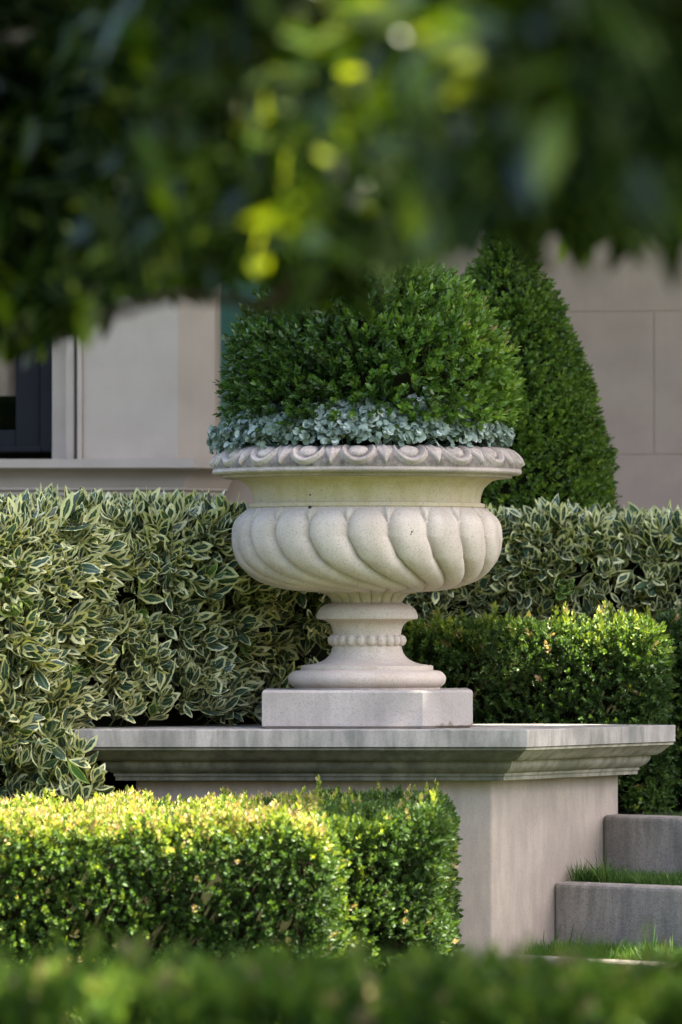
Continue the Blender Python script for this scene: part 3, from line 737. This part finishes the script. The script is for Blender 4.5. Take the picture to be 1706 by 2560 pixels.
# ------------------------------------------------------------------ cone topiary behind
CXc, CYc = W(1262, 0, 22.2)[0], 22.2
kc = 22.2 / F_PX
cy = [500, 520, 560, 600, 645, 700, 753, 789, 868, 933, 1042, 1114, 1222, 1400, 1700]; cr = [0, 14, 34, 52, 72, 104, 136, 158, 182, 214, 252, 270, 297, 325, 330]
n = 15000; yv = rng.uniform(500, 1700, n); rv = np.interp(yv, cy, cr); k = rng.random(n) < (rv + 60) / 330; yv, rv = yv[k], rv[k]; n = len(yv)
a = rng.uniform(0, 2 * pi, n); rv = rv * kc * .97 - rng.exponential(.02, n) - .045
P = np.column_stack([CXc + rv * np.sin(a), CYc - rv * np.cos(a), ZC + (YH - yv) * kc]); P += .035 * vnoise(P, 8)[:, None] * np.column_stack([np.sin(a), -np.cos(a), 0 * a])
D = np.column_stack([np.sin(a), -np.cos(a), np.full(n, .55)]) + rng.normal(0, .35, (n, 3))
spc = [sprig(.05, .021, .012, 4, 45, seed=s + 20) for s in range(4)]
V, F, uv, r = scatter(P, D, spc, rng.uniform(.8, 1.2, n), rng.beta(2, 2.5, n))
th = np.linspace(0, 2 * pi, 20, endpoint=False); zz = np.array([600, 700, 870, 1042, 1222, 1700]); rz = np.interp(zz, cy, cr) * kc * np.array((.3, .55, .72, .8, .8, .8))
cV = np.stack([CXc + rz[:, None] * np.sin(th), CYc - rz[:, None] * np.cos(th), (ZC + (YH - zz) * kc)[:, None] + 0 * th], -1).reshape(-1, 3)
cc, cf = grid_faces(6, 20); V, F, uv, r, mi = add_core(V, F, uv, r, cV, [tuple(f) for f in cf.reshape(-1, 4)])
tag(build('topiary_cone', V, F, None, origin=(CXc, CYc, TZ), smooth=True, uv=uv, rnd=r, mats=[M['cone'], M['core']], midx=mi), 'tall dark green clipped cone topiary behind the urn', 'topiary')

# ------------------------------------------------------------------ hedges
ros = [rosette(7, .086, .028, s) for s in range(6)] + [rosette(9, .070, .024, s + 10, spread=(10, 75)) for s in range(3)] + [rosette(5, .096, .033, s + 20) for s in range(2)] + [rosette(6, .055, .018, s + 30, spread=(5, 35)) for s in range(2)]
zl = zat(1302, 20.1)
cap_in = shrink(pw, -.02)
def rej(P): return inside(P[:, :2], cap_in) & (P[:, 2] < PT + .035)
plh = [(-2.6, 19.50), (-1.40, 19.36), (-1.0, 19.42), (-.72, 19.94), (-.42, 20.08), (-.28, 20.47), (.12, 20.58), (.12, 21.3), (-2.6, 21.3)]
def rv_(P, br): return np.where(rng.random(len(P)) < .03, .98, br)
n = 150; ex_ = rng.uniform(-.95, -.66, n); EXL = np.column_stack([ex_, rng.uniform(19.33, 19.46, n), rng.uniform(.55, 1, n) * np.interp(ex_, [-.95, -.84, -.80, -.69], [.98, .95, .83, .78])])
make_hedge('variegated_hedge', 'cream edged variegated hedge left of the urn, spilling past the end of the pier', 'hedge', plh, 0, zl, 720, ros, M['varieg'], extra=EXL, edges=[0, 1, 2, 3, 4, 5], up=.45, jit=.55, depth=.09, lump=.06, core_in=.15, rfun=rv_, reject=rej, size=(.85, 1.45), zmin=.35)
# low outward sprig of it near the pier is part of the hedge; the right one
prh = [(.06, 21.45), (3.2, 21.45), (3.2, 22.0), (.06, 22.0)]
make_hedge('variegated_hedge', 'cream edged variegated hedge right of the urn, behind the low green box hedge', 'hedge', prh, TZ, zat(1310, 21.5), 700, ros, M['varieg'], edges=[0, 3], up=.35, jit=.55, depth=.05, lump=.04, core_in=.12, rfun=rv_, size=(.85, 1.35), zmin=1.0)
hb = [sprig(.042, .021, .0115, 5, 50, seed=s + 50) for s in range(6)]
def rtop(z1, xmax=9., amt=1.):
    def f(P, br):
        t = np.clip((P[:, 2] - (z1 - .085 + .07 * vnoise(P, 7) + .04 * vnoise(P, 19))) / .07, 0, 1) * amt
        t = t * np.where(P[:, 0] > xmax, .35, 1.); b2 = br * (1 - t) + t * rng.uniform(.70, .965, len(P))  # yellow clipped tips plus sunlight put into leaf colour, weaker on the shaded stretch
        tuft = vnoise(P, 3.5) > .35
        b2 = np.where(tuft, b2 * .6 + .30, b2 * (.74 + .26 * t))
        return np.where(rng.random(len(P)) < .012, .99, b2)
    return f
def rb(P, br): return np.where(rng.random(len(P)) < .008, .99, br)
xe = W(1645, 0, 20.8)[0]
pbr = [(.10, 20.72), (xe - .02, 20.60), (xe, 21.2), (.10, 21.25)]
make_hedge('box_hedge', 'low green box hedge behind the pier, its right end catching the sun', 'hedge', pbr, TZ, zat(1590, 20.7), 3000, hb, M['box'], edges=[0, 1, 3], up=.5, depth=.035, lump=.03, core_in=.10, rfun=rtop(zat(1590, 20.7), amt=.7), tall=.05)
pfr = [(xe + .03, 20.95), (3.2, 21.1), (3.2, 21.35), (xe + .03, 21.32)]
make_hedge('box_hedge', 'shaded dark green box hedge at the top of the grass steps', 'hedge', pfr, TZ, zat(1556, 21.1), 2200, hb, M['box'], edges=[0, 3], up=.5, depth=.03, lump=.03, core_in=.06, rfun=rb)
xl1 = W(830, 0, 17.9)[0]; xl2 = W(1118, 0, 18.2)[0]
zf = zat(2080, 17.5)
pfl = [(-2.4, 17.40), (xl1 - .03, 17.50), (xl1 + .02, 17.72), (xl2 - .03, 17.85), (xl2, 19.30), (-2.4, 19.30)]
def lift(P, N):
    P = P.copy(); m_ = (P[:, 0] > xl1 - .06) & (P[:, 1] > 17.62); P[m_, 2] *= 1 + .025; return P
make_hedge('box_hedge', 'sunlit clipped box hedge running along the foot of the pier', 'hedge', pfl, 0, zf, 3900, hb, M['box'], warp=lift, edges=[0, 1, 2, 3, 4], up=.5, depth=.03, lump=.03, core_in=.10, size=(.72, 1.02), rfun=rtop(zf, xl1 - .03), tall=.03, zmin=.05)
lowsp = [sprig(.045, .024, .014, 4, 50, rows=(.5,), seed=s + 70, stem=False) for s in range(4)]
pfo = [(-2.2, 8.9), (2.2, 8.9), (2.2, 9.8), (-2.2, 9.8)]
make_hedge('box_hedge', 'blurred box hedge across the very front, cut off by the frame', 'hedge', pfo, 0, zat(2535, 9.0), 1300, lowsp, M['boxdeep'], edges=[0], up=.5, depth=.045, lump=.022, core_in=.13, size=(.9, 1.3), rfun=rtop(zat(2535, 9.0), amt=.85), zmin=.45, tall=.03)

# ------------------------------------------------------------------ overhanging tree near the camera
FT = thing('foreground_tree', (2.6, 7.2, 0), 'glossy leaved tree whose drooping boughs hang blurred across the top of the view', 'tree')
tk = catmull([(2.6, 7.2, 0), (2.55, 7.1, 1.2), (2.45, 7.2, 2.4), (2.3, 7.3, 3.6), (2.2, 7.3, 4.6)], 6)
V, F = tube(tk, np.linspace(.16, .06, len(tk)), 14); build('trunk', V, F, M['bark'], FT, smooth=True)
limbs = []
for pts, r0 in (([(2.45, 7.2, 2.3), (1.6, 7.8, 2.7), (.7, 8.4, 2.75), (-.2, 8.7, 2.65), (-1.2, 8.9, 2.6)], .045),
                ([(2.4, 7.2, 2.7), (1.6, 6.5, 2.7), (.6, 5.8, 2.4), (-.3, 5.5, 2.2)], .04),
                ([(2.5, 7.2, 2.1), (1.9, 6.0, 2.1), (1.0, 5.0, 1.95), (.3, 4.6, 1.85)], .035),
                ([(2.3, 7.3, 3.4), (1.2, 7.6, 3.4), (0, 7.4, 3.1), (-1.2, 7.2, 2.9)], .05),
                ([(-.2, 8.7, 2.64), (-.10, 8.65, 2.2), (-.04, 8.6, 1.9), tuple(W(700, 745, 8.6)), tuple(W(560, 745, 8.6)), tuple(W(420, 745, 8.6)), tuple(W(300, 780, 8.6)), tuple(W(210, 800, 8.6))], .014)):
    c = catmull(pts, 7); V, F = tube(c, np.linspace(r0, r0 * .3, len(c)), 8); build('branch', V, F, M['bark'], FT, smooth=True); limbs.append(c)
# crown of single leaves
lt = []
for sd in range(8):
    r = np.random.default_rng(sd + 90); T = Tmpl()
    for k in range(3):
        V, F, UV = leaf(r.uniform(.07, .10), r.uniform(.030, .042), (.2, .5, .8), curl=r.uniform(0, .25), fold=.2)
        V = V @ rotm('x', -R_(r.uniform(15, 60))).T @ rotm('z', k * 2.1 + r.uniform(0, .8)).T + (0, 0, -.03 * k)
        T.add(V, F, UV, r.uniform(-.2, .2))
    lt.append(T.done())
def bottom(x, y):
    # height of the lowest leaves: higher and nearer on the right
    X = 853 + x * F_PX / y
    Yb = np.interp(X, [-800, 0, 150, 280, 480, 620, 820, 900, 1020, 1150, 1300, 1480, 1706, 2400], [800, 790, 830, 740, 680, 670, 720, 670, 610, 580, 520, 590, 560, 600])
    return ZC + (YH - Yb) * y / F_PX
n = 115000
x = rng.uniform(-2.1, 2.1, n); y = rng.uniform(5.0, 12.0, n); b_ = bottom(x, y)
z = b_ + .03 + rng.random(n) ** 1.25 * 1.7 + .05 * vnoise(np.column_stack([x, y, 0 * x]), 5)
P = np.column_stack([x, y, z])
Xp = 853 + x * F_PX / y
ythr = np.interp(Xp, [150, 420, 1000, 1350], [9.5, 7.2, 6.7, 5.5])
keep = (vnoise(P, 3.0) + .5 * vnoise(P, 8) > -.28) & (y > ythr + .5 * vnoise(P, 2.2)) & (rng.random(n) < np.where(y < 5.8, .5, 1))
P = P[keep]
# an open pocket in the crown where the sun reaches in
hx = P[:, 0] - (P[:, 2] - 1.8) * .58; hy = P[:, 1] + (P[:, 2] - 1.8) * .116
hole = (hx > -.24) & (hx < .10) & (hy > 6.4) & (hy < 8.4) & (P[:, 2] > 1.98)
ts = (P[:, 2] - .9) / SUN[2]; ys_ = P[:, 1] - SUN[1] * ts; xs_ = P[:, 0] - SUN[0] * ts
hole |= (ys_ > 8.85) & (ys_ < 9.35) & (xs_ > -1.) & (xs_ < 1.1) & (vnoise(P * (1, 1, .6), 4) > -.45) & (P[:, 2] > 2.05)
P = P[~hole]
D = np.column_stack([rng.normal(0, .6, len(P)), rng.normal(0, .6, len(P)), rng.normal(-.5, .5, len(P))])
rn = np.clip(rng.beta(2, 3, len(P)), 0, 1); rn[rng.random(len(P)) < .05] = .98
hx = P[:, 0] - (P[:, 2] - 1.8) * .58; lit_lv = (hx > -.26) & (hx < .14) & (P[:, 2] > 1.66) & (P[:, 1] > 6.2) & (P[:, 1] < 8.4); rn[lit_lv] = np.clip(rn[lit_lv] + .25, 0, 1)  # leaves in the sun pocket coloured brighter, sunlight put into their colour
V, F, uv, r = scatter(P, D, lt, rng.uniform(.8, 1.2, len(P)), rn)
build('crown', V, F, M['fore'], FT, smooth=True, uv=uv, rnd=r)

# ------------------------------------------------------------------ unseen tree added right of the view, crown shaped for the shade
T2 = thing('unseen_shade_tree', (5.6, 21.5, TZ), 'unseen tall tree added right of the steps, its crown shaped to shade the urn', 'tree')
tk = catmull([(5.6, 21.5, TZ - .1), (5.5, 21.4, 2.5), (5.3, 21.2, 4.6), (5.0, 21.0, 6.4), (4.8, 21, 7.6)], 6)
V, F = tube(tk, np.linspace(.26, .08, len(tk)), 16); build('trunk', V, F, M['bark'], T2, smooth=True)
for pts in ([(5.35, 21.2, 4.4), (4.2, 20.6, 5.5), (3.0, 20.2, 6.1), (1.8, 20.0, 6.3)], [(5.2, 21.1, 5.2), (4.6, 22.3, 6.2), (3.6, 23.4, 6.8)], [(5.2, 21.1, 5.5), (4.3, 19.8, 6.4), (3.6, 18.8, 6.9)]):
    c = catmull(pts, 6); V, F = tube(c, np.linspace(.10, .03, len(c)), 8); build('branch', V, F, M['bark'], T2, smooth=True)
n = 56000
P = np.column_stack([rng.uniform(-1.5, 7.5, n), rng.uniform(17.0, 26, n), rng.uniform(5.4, 8.2, n)])
e = ((P[:, 0] - 3.2) / 4.6) ** 2 + ((P[:, 1] - 21.6) / 4.4) ** 2 + ((P[:, 2] - 6.6) / 1.5) ** 2
P = P[(e < 1) & (vnoise(P, 1.6) > -.68)]
# leaves cut out wherever their shadow would fall on planting chosen to be sunlit
def cast(P, z): t = (P[:, 2] - z) / SUN[2]; return P[:, 0] - SUN[0] * t, P[:, 1] - SUN[1] * t
xs, ys = cast(P, .72); gap = (xs > -3) & (xs < -.22 + .10 * vnoise(P, 2)) & (ys < 19.32 + .0 * xs) & (ys > 17)
gap |= (xs > .95) & (ys > 18.2) & (ys < 19.55)            # outer steps
xs, ys = cast(P, 1.3); gap |= (xs > .52) & (xs < 1.10) & (ys > 20.2) & (ys < 21.3)
xs, ys = cast(P, 1.1); gap |= (xs > .62) & (xs < 1.10) & (ys > 20.4) & (ys < 20.9)
P = P[~gap]
st = []
for sd in range(4):
    r = np.random.default_rng(sd + 130); T = Tmpl()
    for k in range(5):
        V, F, UV = leaf(.13, .075, (.5,), curl=.1)
        V = V @ rotm('x', -R_(r.uniform(20, 80))).T @ rotm('z', k * 1.25 + r.uniform(0, .5)).T + r.normal(0, .03, 3); T.add(V, F, UV, r.uniform(-.2, .2))
    st.append(T.done())
D = rng.normal(0, 1, P.shape)
V, F, uv, r = scatter(P, D, st, rng.uniform(.8, 1.3, len(P)), rng.random(len(P)))
build('crown', V, F, M['shade'], T2, smooth=True, uv=uv, rnd=r)
